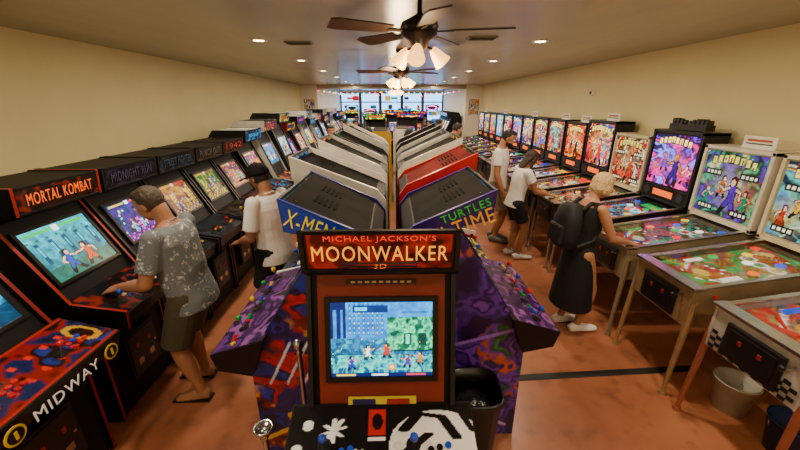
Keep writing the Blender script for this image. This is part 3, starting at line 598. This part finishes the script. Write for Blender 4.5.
# ================================================================= MACHINES
HM,WM=126,178
ms=canvas(WM,HM,'#063c98','#1090e0')
ms=ms*.7+painter(3,['#04307c','#0c60b8','#1ca8e8','#063c90'],WM,HM,8)*.3
def patch(seed,pal,x0,y0,x1,y1,cells,a=1.):
    gp=painter(seed,pal,WM,HM,cells); s=(slice(int(y0*HM),int(y1*HM)),slice(int(x0*WM),int(x1*WM))); ms[s]=gp[s]*a+ms[s]*(1-a)
rect(ms,0,.30,.15,1,'#061c54'); rect(ms,.03,.38,.06,.9,'#2478c0'); rect(ms,.10,.38,.125,.9,'#2478c0')
for i in range(8):
    rect(ms,.18+.045*i,.56,.20+.045*i,.98,'#0c5cac')
    for j in range(6): rect(ms,.185+.045*i,.58+.065*j,.195+.045*i,.60+.065*j,'#50c8f0' if (i+j)%3 else '#f0e070')
patch(21,['#0a2c58','#1878a0','#0c4c70','#28b0b8'],.0,.30,1,.52,12,.85)
patch(8,['#04402c','#06906a','#30d890','#086848','#045038'],.56,.36,1,.80,16); patch(9,['#064858','#0c9098','#38d8b0','#086070','#0a3c70'],.0,.06,1,.30,20,.9)
rect(ms,.62,.34,1,.36,'#02181c'); rect(ms,0,.29,.62,.305,'#02182c'); rect(ms,.72,.42,.79,.58,'#063830'); rect(ms,.86,.42,.94,.58,'#063830'); rect(ms,.735,.44,.775,.56,'#50e0b0')
for i in range(11): line(ms,.02+.09*i,.06,.10+.075*i,.28,.003,'#18b0d8')
for i in range(60): ell(ms,random.random(),.06+random.random()*.55,.004,.006,random.choice(['#40d8ff','#e0f0ff','#e8c030','#20c880','#0a2860']))
rect(ms,.22,.86,.56,.95,'#062c68'); rect(ms,.24,.88,.36,.93,'#30c8f0'); rect(ms,.70,.84,.96,.87,'#0c68b0')
texture(ms,31,26,.9)
figure(ms,.36,.24,.20,'#f0f0f4'); figure(ms,.55,.26,.20,'#d01010',face=-1,skin='#e89070'); figure(ms,.76,.12,.19,'#502098',face=-1); figure(ms,.20,.10,.19,'#1828b0'); figure(ms,.88,.16,.18,'#c87818',face=-1)
ell(ms,.60,.13,.035,.045,'#e87010'); ell(ms,.60,.13,.02,.025,'#ffe860')
rect(ms,.0,.0,1,.055,'#031650'); rect(ms,.05,.012,.24,.042,'#e8c830'); rect(ms,.40,.012,.56,.042,'#e8e8e8'); rect(ms,.74,.012,.93,.042,'#d83030')
mc=painter(4,['#380604','#801008','#a01c08','#500804'],90,26,8); rect(mc,0,0,1,.05,'#180604'); rect(mc,0,.95,1,1,'#180604'); rect(mc,0,0,.025,1,'#180604'); rect(mc,.975,0,1,1,'#180604')
pcv=canvas(150,80,'#08080a')
ell(pcv,.80,.40,.26,.50,'#e8e4e0'); rect(pcv,.56,0,1,.62,'#e8e4e0'); line(pcv,.62,.62,.70,.85,.035,'#08080a'); line(pcv,.70,.85,.83,.80,.03,'#08080a'); line(pcv,.83,.80,.90,.5,.03,'#08080a'); line(pcv,.62,.3,.75,.55,.03,'#101010'); line(pcv,.93,.9,.99,.6,.02,'#101010')
for a in range(4): line(pcv,.24,.62,.24+.06*math.cos(a*.8),.62+.17*math.sin(a*.8+.3),.014,'#f0f0f0'); line(pcv,.24,.62,.24-.06*math.cos(a*.8),.62-.17*math.sin(a*.8+.3),.014,'#f0f0f0')
ell(pcv,.10,.70,.03,.08,'#f0f0f0'); ell(pcv,.06,.35,.03,.09,'#f0f0f0'); ell(pcv,.38,.25,.05,.13,'#e8e8e8')
rect(pcv,.43,.55,.52,.92,'#c01c10'); ell(pcv,.475,.74,.03,.12,'#100808'); rect(pcv,.43,.48,.52,.53,'#f0f0f0')
r,k=cab((-.052,1.13,0),0,w=.64,d=.42,out=.20,h=1.69,mq=.155,drop=.15,e=(.06,.885),f_off=.055,mqh=.19,body='#0c0a0a',trim='#0e0e10',side=mat('#0e0c0c',.4),bez='#702010',pw=.78,scr=ms,mqcv=mc,memit=.8,semit=2.7,panel=pcv,sscale=.735,seed=2,bezin=.05,cols=['#0c0c0e','#101012','#1840b8','#0c0c0e','#1840b8'],nb=3)
pf,sf,cp=k['pf'],k['sf'],k['cp']
text("MICHAEL JACKSON'S",pf.pt(0,pf.L*.79,.005),pf.U,pf.V,.44,.030,mat('#e83c10',.4,emit=.9),r,'lettering_small')
text("MOONWALKER",pf.pt(0,pf.L*.46,.005),pf.U,pf.V,.54,.066,mat('#f0a020',.4,emit=1.1),r,'lettering_title')
text("3D",pf.pt(0,pf.L*.16,.005),pf.U,pf.V,.05,.022,mat('#e87018',.4,emit=.8),r,'lettering_badge')
b=MB(); b.box(sf.pt(.0,.038,.012),(.30,.045,.004),mat('#c8b818',.5),sf.B); b.box(sf.pt(-.08,.038,.015),(.10,.025,.003),mat('#1a1a50',.5),sf.B); b.box(sf.pt(.07,.038,.015),(.1,.025,.003),mat('#902010',.5),sf.B)
b.box(sf.pt(0,sf.L-.035,.012),(.30,.02,.003),mat('#281008',.5),sf.B)
for i in range(9): b.box(sf.pt(-.12+.03*i,sf.L-.035,.014),(.018,.009,.002),mat('#c8a878',.5),sf.B)
b.obj('instruction_sticker',r)
# left wall row
cv=painter(12,['#14060a','#101c50','#801408','#180404','#1c3080'],90,30,6)
rect(cv,.0,.0,1,.08,'#a02010'); rect(cv,0,.92,1,1,'#a02010')
for x in(.10,.9): ell(cv,x,.45,.07,.3,'#c09010'); ell(cv,x,.45,.045,.2,'#1c0604')
for i in range(12): ell(cv,.2+.055*i,.3+.35*(i%2),.018,.06,'#c82810')
def stage(seed,c0,c1,fl,f1,f2):
    s=canvas(96,72,c0,c1); s=s*.6+painter(seed,[c0,c1,fl,c0],96,72,7)*.4; rect(s,0,0,1,.26,fl)
    for i in range(9): line(s,.5+(i-4)*.13,.26,.5+(i-4)*.3,0,.006,c0)
    for i in range(5): rect(s,.08+.2*i,.35,.14+.2*i,.75,c0); rect(s,.095+.2*i,.5,.125+.2*i,.7,c1)
    for i in range(14): ell(s,.07*i+.03,.80,.02,.025,c1 if i%2 else fl)
    texture(s,seed,16,.9)
    figure(s,.34,.06,.48,f1); figure(s,.66,.06,.48,f2,face=-1); rect(s,.05,.9,.45,.95,'#18b030'); rect(s,.55,.9,.95,.95,'#18b030'); rect(s,.46,.86,.54,.97,'#e8e8e8'); return s
s0=stage(5,'#043c60','#10a0c0','#083048','#1828a0','#e0b818')
r,k=cab((-1.84,1.42,0),90,w=.66,out=.22,side='#0c0c0e',trim='#701008',txt='MORTAL KOMBAT II',mqpal=['#200404','#600c04','#c03008','#d07010','#200404'],scr=s0,panel=cv,seed=11,pw=.74,semit=2.6,sscale=.82,cols=['#b01414','#c01c14','#1840b8','#b01414'])
text('MIDWAY',Vector((-.0,-.222,.81)),(1,0,0),(0,.05,1),.36,.055,mat('#f2f0e8',.4,emit=.15),r,'lettering_panel')
bb=MB()
for sx in(-.27,.27): bb.cyl((sx,-.222,.81),(sx,-.226,.81),.045,.045,mat('#e8c020',.4),20); bb.cyl((sx,-.226,.81),(sx,-.228,.81),.035,.035,mat('#1a1410',.4),20); bb.box((sx,-.229,.81),(.012,.004,.04),mat('#e8c020',.4))
bb.obj('dragon_badges',r)
lefts=[dict(txt='MORTAL KOMBAT',txtcol='#e86010',mqpal=['#100604','#2c0c04','#802008','#601804','#a04808'],trim='#902010',memit=.9,scr=stage(6,'#083c58','#20a8b8','#1c5848','#104090','#c04018'),semit=2.8,sscale=.82),
 dict(txt='MIDNIGHT RUN',txtcol='#3c3650',mqpal=['#08070c','#12101c','#241c38','#302840','#101010'],trim='#141414',memit=.2),
 dict(txt='STREET FIGHTER',txtcol='#344450',mqpal=['#080c10','#101820','#203040','#404040','#101418'],trim='#141414',memit=.2,semit=1.2),
 dict(txt='PUNCH OUT',txtcol='#504a38',mqpal=['#0c1014','#141c20','#403828','#302018','#142424'],trim='#181818',memit=.2,semit=1.0),
 dict(txt='1942',txtcol='#902424',mqpal=['#180606','#300c0c','#602018','#605018','#100606'],trim='#381414',memit=.35,semit=1.4)]
for i in range(5):
    cab((-1.92,2.25+.65*i,0),90,side='#0c0c0e',seed=20+i,**lefts[i])
for i in range(12):
    y=5.55+.70*i; sc=[ '#101012','#d0ccc4','#141416','#a02818','#101012','#d8d4cc'][i%6]
    cab((-1.90+.04*(i%3),y,0),90,w=.64,h=1.78+.10*((i*7)%3),side=sc,seed=30+i,trim='#404040',topcol=['#c8c4bc','#121212'][i%2],memit=1.2)
# island
def bolt(c,pts,w,h):
    for (x0,y0),(x1,y1) in zip(pts,pts[1:]): line(c,x0,y0,x1,y1,w,h)
def side_canvas(kind):
    W_,H_=120,270
    if kind=='x':
        c=painter(21,['#060828','#0c2490','#0a1048','#2a0c60','#0c1868','#90101c','#b81820','#0a0c40','#102a98'],W_,H_,4,1.45)
        d_=painter(77,['#060828','#701018','#c88818','#0a1048','#3a1478'],W_,H_,5,1.4); m=painter(5,['#000000','#000000','#ffffff'],W_,H_,4,1.6)[...,:1]; c[:]=c*(1-m)+d_*m
        bolt(c,[(.0,.10),(.3,.17),(.25,.22),(.8,.34)],.010,'#d8a818'); bolt(c,[(1,.12),(.6,.26),(.66,.30),(.1,.47)],.008,'#c01c20')
        for i in range(3): line(c,.15+.12*i,.36,.32+.12*i,.52,.007,'#c8d0e8')
        rect(c,0,.82,1,1,'#1038a8')
    else:
        c=painter(22,['#180640','#34146c','#5a2ca0','#24105c','#7038b4','#1c0a48','#482088'],W_,H_,4,1.45)
        d_=painter(78,['#24105c','#2c7030','#184820','#5a2ca0','#b04c14','#28105c'],W_,H_,5,1.4); m=painter(6,['#000000','#000000','#000000','#ffffff'],W_,H_,4,1.6)[...,:1]; c[:]=c*(1-m)+d_*m
        bolt(c,[(.05,.30),(.4,.36),(.35,.42),(.95,.5)],.007,'#9060d0'); bolt(c,[(.9,.05),(.5,.14),(.55,.2),(.1,.26)],.007,'#b898e0')
        rect(c,0,.82,1,1,'#2c1264')
    return texture(c,3,20,.6)
def purple_panel(c1,c2,sd):
    return painter(sd,[c1,c2,'#2a1040',c1,'#8a50a0','#201030'],90,36,7)
dtop='#0a0a0b'; PC=['#c01818','#d8b018','#1840c0','#189038']
r,k=cab((-.81,2.00,0),-90,w=.74,d=.76,out=.17,h=1.72,mq=.27,drop=.20,side=mat('#101a60',.4),trim='#1838a8',body='#101012',pw=.90,players=4,panel=purple_panel('#3c1c58','#5c3080',3),front='#0c0c10',topcol='#1a1817',vent=True,txt='X-MEN',txtcol='#f0e040',seed=41,sart=(1,side_canvas('x')),rim=.015,cols=PC)
def side_text(r,t,sx,y,z,w_,h_,m,name,slope):
    s=1 if sx>0 else -1
    U=Vector((0,s*1,-s*slope if s>0 else slope)).normalized(); 
    V=Vector((0,slope*1.0,1)).normalized()
    V=(V-U*U.dot(V)).normalized()
    text(t,Vector((sx+s*.004,y,z)),U,V,w_,h_,m,r,name)
side_text(r,'X-MEN',.372,.40,1.582,.24,.085,mat('#f0d818',.4,emit=.15),'lettering_side',.42)
r,k=cab((.81,2.16,0),90,w=.74,d=.76,out=.17,h=1.72,mq=.27,drop=.20,side=mat('#2c1464',.4),trim='#3c30a0',body='#101012',pw=.90,players=4,panel=purple_panel('#3c1c58','#643080',5),front='#0c0c10',topcol='#1a181a',vent=True,txt='TURTLES',txtcol='#60e060',seed=42,sart=(-1,side_canvas('t')),rim=.015,cols=PC)
side_text(r,'TURTLES',-.372,.42,1.605,.28,.045,mat('#30c030',.4,emit=.15),'lettering_side_a',.42)
side_text(r,'IN TIME',-.372,.44,1.515,.38,.085,mat('#e8a010',.4,emit=.15),'lettering_side_b',.42)
WH='#d2cec4'
L=[(WH,dtop,.62,1.80,.70,2.78),(WH,'#101012',.62,1.85,.64,3.50),('#26262a',dtop,.62,1.84,.60,4.20),(WH,'#101012',.60,1.90,.60,4.92)]
for i,(sc,tc,w_,h_,fx,y) in enumerate(L):
    cab((-fx-.06,y,0),-90,w=w_,d=fx+.01,out=.14,h=h_,mq=.05,drop=.24,side=sc,trim='#dcd8ce' if sc==WH else '#404040',topcol=tc,vent=True,seed=60+i,f_off=.16,rim=.05,t=.03)
R=[('#a01410','#7c1410',.62,1.80,.60,2.94),(WH,'#101012',.62,1.85,.62,3.66),(WH,'#201e1c',.62,1.84,.60,4.38),('#121214',dtop,.62,1.88,.6,5.10)]
for i,(sc,tc,w_,h_,fx,y) in enumerate(R):
    cab((fx+.08,y,0),90,w=w_,d=fx+.03,out=.14,h=h_,mq=.05,drop=.24,side=sc,trim='#d02020' if i==0 else '#c8c4bc',topcol=tc,vent=True,seed=80+i,f_off=.16,rim=.05 if i else .02,t=.03)
for i,(x,yy,rz) in enumerate(((-.62,7.5,-90),(-.62,8.2,-90),(.62,8.1,90),(.62,8.8,90),(-.5,10.6,0),(.45,10.5,0),(-1.0,17.2,0),(-.2,17.3,0),(.6,17.2,0),(1.4,17.3,0),(-1.9,17.1,0),(.1,13.0,0),(.85,13.1,0),(-.75,12.9,0))):
    cab((x,yy,0),rz,w=.62,d=.6 if rz else .74,h=1.62 if i<4 else 1.8+.06*(i%3),seed=100+i,side=['#c09820','#18143c','#d0ccc4','#801818'][i%4],semit=3,memit=3.5,topcol='#1a1a1a')
for i in range(5):
    cab((-2.0,15.0+.7*i,0),90,seed=120+i,semit=3,memit=3,h=1.8); cab((2.0,15.0+.7*i,0),-90,seed=130+i,semit=3,memit=3,h=1.8)
# right wall pinball row
cfg=[dict(body='#aaa69c',bb='#c0b48c',rail='#c0c0c0',legs='#8a4a38',pal=0,check=True,fpal=['#704828','#a88050','#c03020','#204080','#e0a030'],fglow=.6,glow=1.8,bgpal=['#0a2038','#2080a0','#e0d8b0','#d0a020','#60a8c0','#a83018']),
 dict(body='#80684a',bb='#cfc4a0',legs='#8a6c48',pal=0,fpal=['#804c18','#a06820','#389848','#b02818','#d8b850'],fglow=.75,glow=1.6,bgpal=['#0a2038','#2878a8','#e0d8b0','#d0a020','#48a090','#a83018']),
 dict(body='#8c7c60',bb='#d2ccb8',legs='#7c6c54',pal=2,sign=True,fpal=['#302418','#604c28','#188068','#b82828','#c8c0a8'],glow=1.4,fglow=.9,bgpal=['#04281c','#107850','#20a070','#4c2098','#c8c090','#c05828']),
 dict(body='#101012',bb='#0a0a0c',pal=4,modern=True,h=1.86,glow=2.8,bw=.72,fglow=1.4,bgpal=['#080420','#28105c','#6018b0','#d01878','#7070e8','#e83028']),
 dict(body='#2a1c18',bb='#c8bc9c',pal=3,fpal=['#401010','#602010','#c0b090','#d08020','#102050'],glow=1.6,fglow=1.2,bgpal=['#200804','#801408','#e0c890','#c83010','#d8b070','#183060']),
 dict(body='#101012',bb='#0a0a0c',pal=5,modern=True,h=1.90,glow=2.6,bw=.72,sign=True,fglow=1.4,bgpal=['#060c20','#183c80','#e07818','#c01810','#e8b850','#2890c0']),
 dict(body='#301014',bb='#120808',pal=3,modern=True,h=1.84,glow=2.6,sign=True,fglow=1.4,bgpal=['#200404','#a01408','#f08018','#e02810','#f0c060','#401010']),
 dict(body='#141418',bb='#101014',pal=1,modern=True,h=1.86,glow=2.6,sign=True,fglow=1.4)]
for i in range(16):
    c=cfg[i] if i<8 else dict(body='#141418',bb='#0c0c0e',pal=i%6,modern=True,h=1.86,glow=2.8,sign=i%3==0,fglow=1.5,glass=False)
    pin((2.12,1.66+.74*i+(0.02 if i else 0),0),-90,seed=i,**c)
b=MB(); b.box((0,0,.03),(.10,.5,.06),mat('#101012',.4))
for kk in range(9): b.box((0,-.22+.055*kk,.08),(.07,.035,.05+.03*math.sin(kk)),mat('#1a1a1a',.4))
b.obj('backbox_topper',loc=(3.27,3.90,1.872))
# ================================================================= PROPS
b=MB(); bk=mat('#08090a',.35)
def rr(hw,z,n=24,p=4):
    out=[]
    for i in range(n):
        t=2*math.pi*i/n; c,s=math.cos(t),math.sin(t); rad=hw/((abs(c)**p+abs(s)**p)**(1/p)); out.append((rad*c,rad*s,z))
    return out
rings=[rr(.105,0),rr(.11,.01),rr(.14,.60),rr(.152,.61),rr(.152,.64),rr(.138,.64),rr(.13,.55),rr(.10,.03)]
vs=[p for q in rings for p in q]; n=24; b.add(vs,[(j*n+i,j*n+(i+1)%n,(j+1)*n+(i+1)%n,(j+1)*n+i) for j in range(len(rings)-1) for i in range(n)],bk,True); b.add(rings[-1],[tuple(range(n))],bk); b.add(rings[0],[tuple(range(n))],bk)
b.sph((0,0,.50),[.12,.12,.05],mat('#1a1c20',.25,bump=.8,scale=30),16,8)
b.obj('trash_can',loc=(.455,1.56,0))
def post(x,y,h,top):
    b=MB(); b.lathe((0,0,0),[(.001,.0),(.06,0),(.06,.012),(.03,.025),(.013,.04),(.013,h-.06),(.02,h-.05),(.013,h-.04),(.013,h-.02)],CHR,20)
    if top: b.lathe((0,0,h-.02),[(.013,0),(.035,.006),(.042,.02),(.038,.026),(.03,.012),(.001,.01)],CHR,20)
    else: b.sph((0,0,h),.026,CHR,14,10)
    b.obj('stanchion_post',loc=(x,y,0))
post(-.45,1.38,1.08,False); post(-.56,1.14,.84,True)
def bucket(x,y,c,name='bucket'):
    b=MB(); b.lathe((0,0,0),[(.001,0),(.10,0),(.13,.24),(.137,.24),(.137,.25),(.125,.25),(.095,.012),(.001,.012)],mat(c,.4),24)
    pts=[Vector((.135*math.cos(t),.04,.235-.10*math.sin(t))) for t in np.linspace(0,math.pi,10)]
    for p,q in zip(pts,pts[1:]): b.cyl(p,q,.004,.004,CHR,6)
    b.obj(name,loc=(x,y,0))
bucket(2.50,1.98,'#b4b0a4'); bucket(2.54,1.62,'#0c2858')
b=MB(); b.prism([(-.035,0),(-.02,.01),(.02,.01),(.035,0)],-.95,.95,mat('#17130f',.6)); o=b.obj('floor_cable_cover',loc=(1.62,2.33,.001)); o.rotation_euler=(0,0,math.radians(3))
b=MB(); b.cyl((0,0,0),(-.06,0,0),.05,.04,mat('#e8e4d8',.5),16); b.sph((-.06,0,0),(.02,.03,.03),mat('#303030',.3)); b.obj('wall_sensor',loc=(W,6.4,2.32))
for i,(x,z,c) in enumerate(((-2.2,1.9,'#40c0ff'),(-1.2,1.7,'#ff4060'),(1.2,1.7,'#60ff90'),(2.2,1.9,'#ff60e0'))):
    b=MB(); 
    pts=[Vector((.28*math.cos(t),0,.11*math.sin(t))) for t in np.linspace(0,2*math.pi,20)]
    for p,q in zip(pts,pts[1:]): b.cyl(p,q,.018,.018,mat(c,.4,emit=6),6)
    b.box((0,.03,0),(.7,.02,.30),mat('#101014',.4)); b.obj('neon_sign',loc=(x,20.38,z))
b=MB(); pc=['#ff3020','#ffd030','#30a0ff','#40ff60','#ff50d0']
for j,ya in enumerate((14.2,16.4,18.6)):
    xa,xb=-J+.08,J-.08
    n=26; P=[Vector((xa+(xb-xa)*i/n,ya,2.62-.10*math.sin(math.pi*((i%13)/13)))) for i in range(n+1)]
    for i,(p,q) in enumerate(zip(P,P[1:])): b.cyl(p,q,.004,.004,mat('#202020',.6),5); b.sph(p-Vector((0,0,.03)),.024,mat(pc[i%5],.4,emit=8),8,6)
b.obj('string_lights')
for i,(x,z) in enumerate(((-3.17,2.0),(3.17,2.0))):
    r=empty('wall_poster',(x,14.29,z)); art('print',painter(200+i,['#a02020','#e0b040','#2050a0','#e8e0d0','#202020'],30,40,4),(-.2,0,-.3),(.4,0,0),(0,0,.6),art_mat(0),r)
# ================================================================= PEOPLE
def shirt_pattern():
    m=bpy.data.materials.new('floral_shirt_fabric'); m.use_nodes=True; nt=m.node_tree; b=nt.nodes['Principled BSDF']
    tc=nt.nodes.new('ShaderNodeTexCoord'); v=nt.nodes.new('ShaderNodeTexVoronoi'); v.inputs['Scale'].default_value=19; n=nt.nodes.new('ShaderNodeTexNoise'); n.inputs['Scale'].default_value=28
    mx=nt.nodes.new('ShaderNodeMixRGB'); mx.inputs[0].default_value=.12; nt.links.new(tc.outputs['Object'],n.inputs['Vector']); nt.links.new(tc.outputs['Object'],mx.inputs[1]); nt.links.new(n.outputs['Color'],mx.inputs[2]); nt.links.new(mx.outputs[0],v.inputs['Vector'])
    r=nt.nodes.new('ShaderNodeValToRGB'); cr=r.color_ramp; cr.interpolation='CONSTANT'; cr.elements[0].color=(*C('#c8c8c0'),1); cr.elements[1].position=.34; cr.elements[1].color=(*C('#666c70'),1); e=cr.elements.new(.20); e.color=(*C('#8c9090'),1)
    nt.links.new(v.outputs['Distance'],r.inputs[0]); nt.links.new(r.outputs[0],b.inputs['Base Color']); b.inputs['Roughness'].default_value=.85
    return m
wt=mat('#e2dfd8',.85,var=.05,bump=.2,scale=14); blk=mat('#0c0c0e',.85,bump=.3,scale=14)
human('man',(-1.50,2.27,0),180,1.70,((.32,.16,.99),(.30,-.16,.99)),lean=7,hpitch=24,px=-.04,top=shirt_pattern(),bottom=mat('#453e2c',.85,bump=.2,scale=12),shoes='#0c0c0c',flip=True,hair='short',haircol='#3c2e22',skin='#a06c4c',belly=.012,sleeve=.72,feet=((-.03,.12),(.06,-.12)),bulk=1.14,hem=-.075,bot_len=.95)
human('man',(-1.10,3.05,0),158,1.70,((.26,.15,.95),(.30,-.10,1.02)),lean=2,hpitch=14,top=wt,bottom=blk,hair='cap',cap='#060607',haircol='#1a1410',skin='#98694c',sleeve=.78,shoes='#202020',bulk=1.12,hem=-.08)
human('woman',(1.75,3.0,0),8,1.62,((.36,.16,.97),(.38,-.14,.95)),lean=5,hpitch=22,hyaw=0,dress=blk,hair='bob',haircol='#c0a070',skin='#b07c5a',fem=True,shoes='#e8e6e0',feet=((-.02,.08),(.05,-.09)))
b=MB()
prof=[(.0,-.20,.085),(.0,-.19,.12),(.0,-.10,.14),(.0,.06,.135),(.0,.17,.11),(.0,.205,.06)]
vs=[];n=20
for x,z,hw in prof:
    for i in range(n):
        t=2*math.pi*i/n; c,s=math.cos(t),math.sin(t); p=3; rad=1/((abs(c)**p+abs(s)**p)**(1/p)); vs.append((rad*c*.075*(hw/.14+.2),rad*s*hw,z))
bpk=mat('#101114',.7,bump=.3)
b.add(vs,[(j*n+i,j*n+(i+1)%n,(j+1)*n+(i+1)%n,(j+1)*n+i) for j in range(len(prof)-1) for i in range(n)],bpk,True); b.add(vs[:n],[tuple(range(n))],bpk); b.add(vs[-n:],[tuple(range(n))],bpk)
b.box((-.09,0,-.07),(.04,.18,.16),mat('#18191e',.7)); b.box((-.112,0,.0),(.006,.16,.008),CHR)
for s in(-1,1):
    pts=[Vector((.06,s*.085,.17)),Vector((.12,s*.088,.235)),Vector((.20,s*.09,.225)),Vector((.262,s*.092,.12)),Vector((.26,s*.105,.0)),Vector((.20,s*.135,-.10)),Vector((.06,s*.12,-.17))]
    for p,q in zip(pts,pts[1:]): b.cyl(p,q,.016,.016,mat('#141518',.7),8)
b.cyl((.03,-.02,.20),(.03,.02,.20),.01,.01,mat('#141518',.7),8)
o=b.obj('backpack',loc=(1.75-.165,3.0-.02,1.10)); o.rotation_euler=(0,math.radians(5),math.radians(8))
human('woman',(1.76,4.72,0),5,1.62,((.38,.14,.97),(.38,-.12,.96)),lean=10,hpitch=30,top=wt,bottom=blk,bot_len=.7,hair='long',haircol='#2c1a10',skin='#a87452',fem=True,shoes='#d8d4cc',sleeve=.5,px=-.05)
human('man',(1.66,5.42,0),-28,1.84,((.10,.26,.86),(.14,-.26,.88)),lean=2,hpitch=22,top=wt,bottom=mat('#8c8470',.85),hair='short',beard='#140c08',haircol='#140c08',skin='#a06c4c',sleeve=.6,shoes='#606060',curl=.35)
ff=[('man',-1.35,7.9,-70,1.76,'#5a2c50','short'),('man',-.45,6.5,80,1.80,'#181c28','short'),('woman',.35,6.7,120,1.74,'#a03028','long'),('man',1.25,7.3,15,1.82,'#203050','short'),('man',1.2,9.8,20,1.80,'#c8c0b0','short'),('man',-1.2,9.6,200,1.82,'#303030','short'),('woman',-1.2,11.6,-60,1.70,'#802828','long'),('man',-.1,15.4,-90,1.78,'#18181c','short'),('woman',1.3,11.6,200,1.68,'#c0b8a8','long'),('man',.9,15.8,-80,1.8,'#303848','short'),('man',-1.3,13.7,-100,1.75,'#202428','short'),('man',-1.0,16.2,90,1.75,'#a8a090','short'),('woman',1.3,14.0,-120,1.68,'#282838','long')]
for n_,x,y,hd,H_,tc,hr in ff:
    human(n_,(x,y,0),hd,H_,((.2,.2,.9),(.3,-.12,1.05)),top=mat(tc,.8),bottom=mat('#202428',.8),longpants=True,far=True,haircol='#201810',hair=hr,fem=n_=='woman')
# ================================================================= CAMERA
cd=bpy.data.cameras.new('camera'); cd.sensor_width=36; cd.lens=350/800*36; cd.clip_start=.05; cam=bpy.data.objects.new('camera',cd); cam.location=(0,0,2.15)
cam.rotation_euler=(math.radians(90-19.2),0,math.radians(-1.24)); COL.objects.link(cam); scene.camera=cam
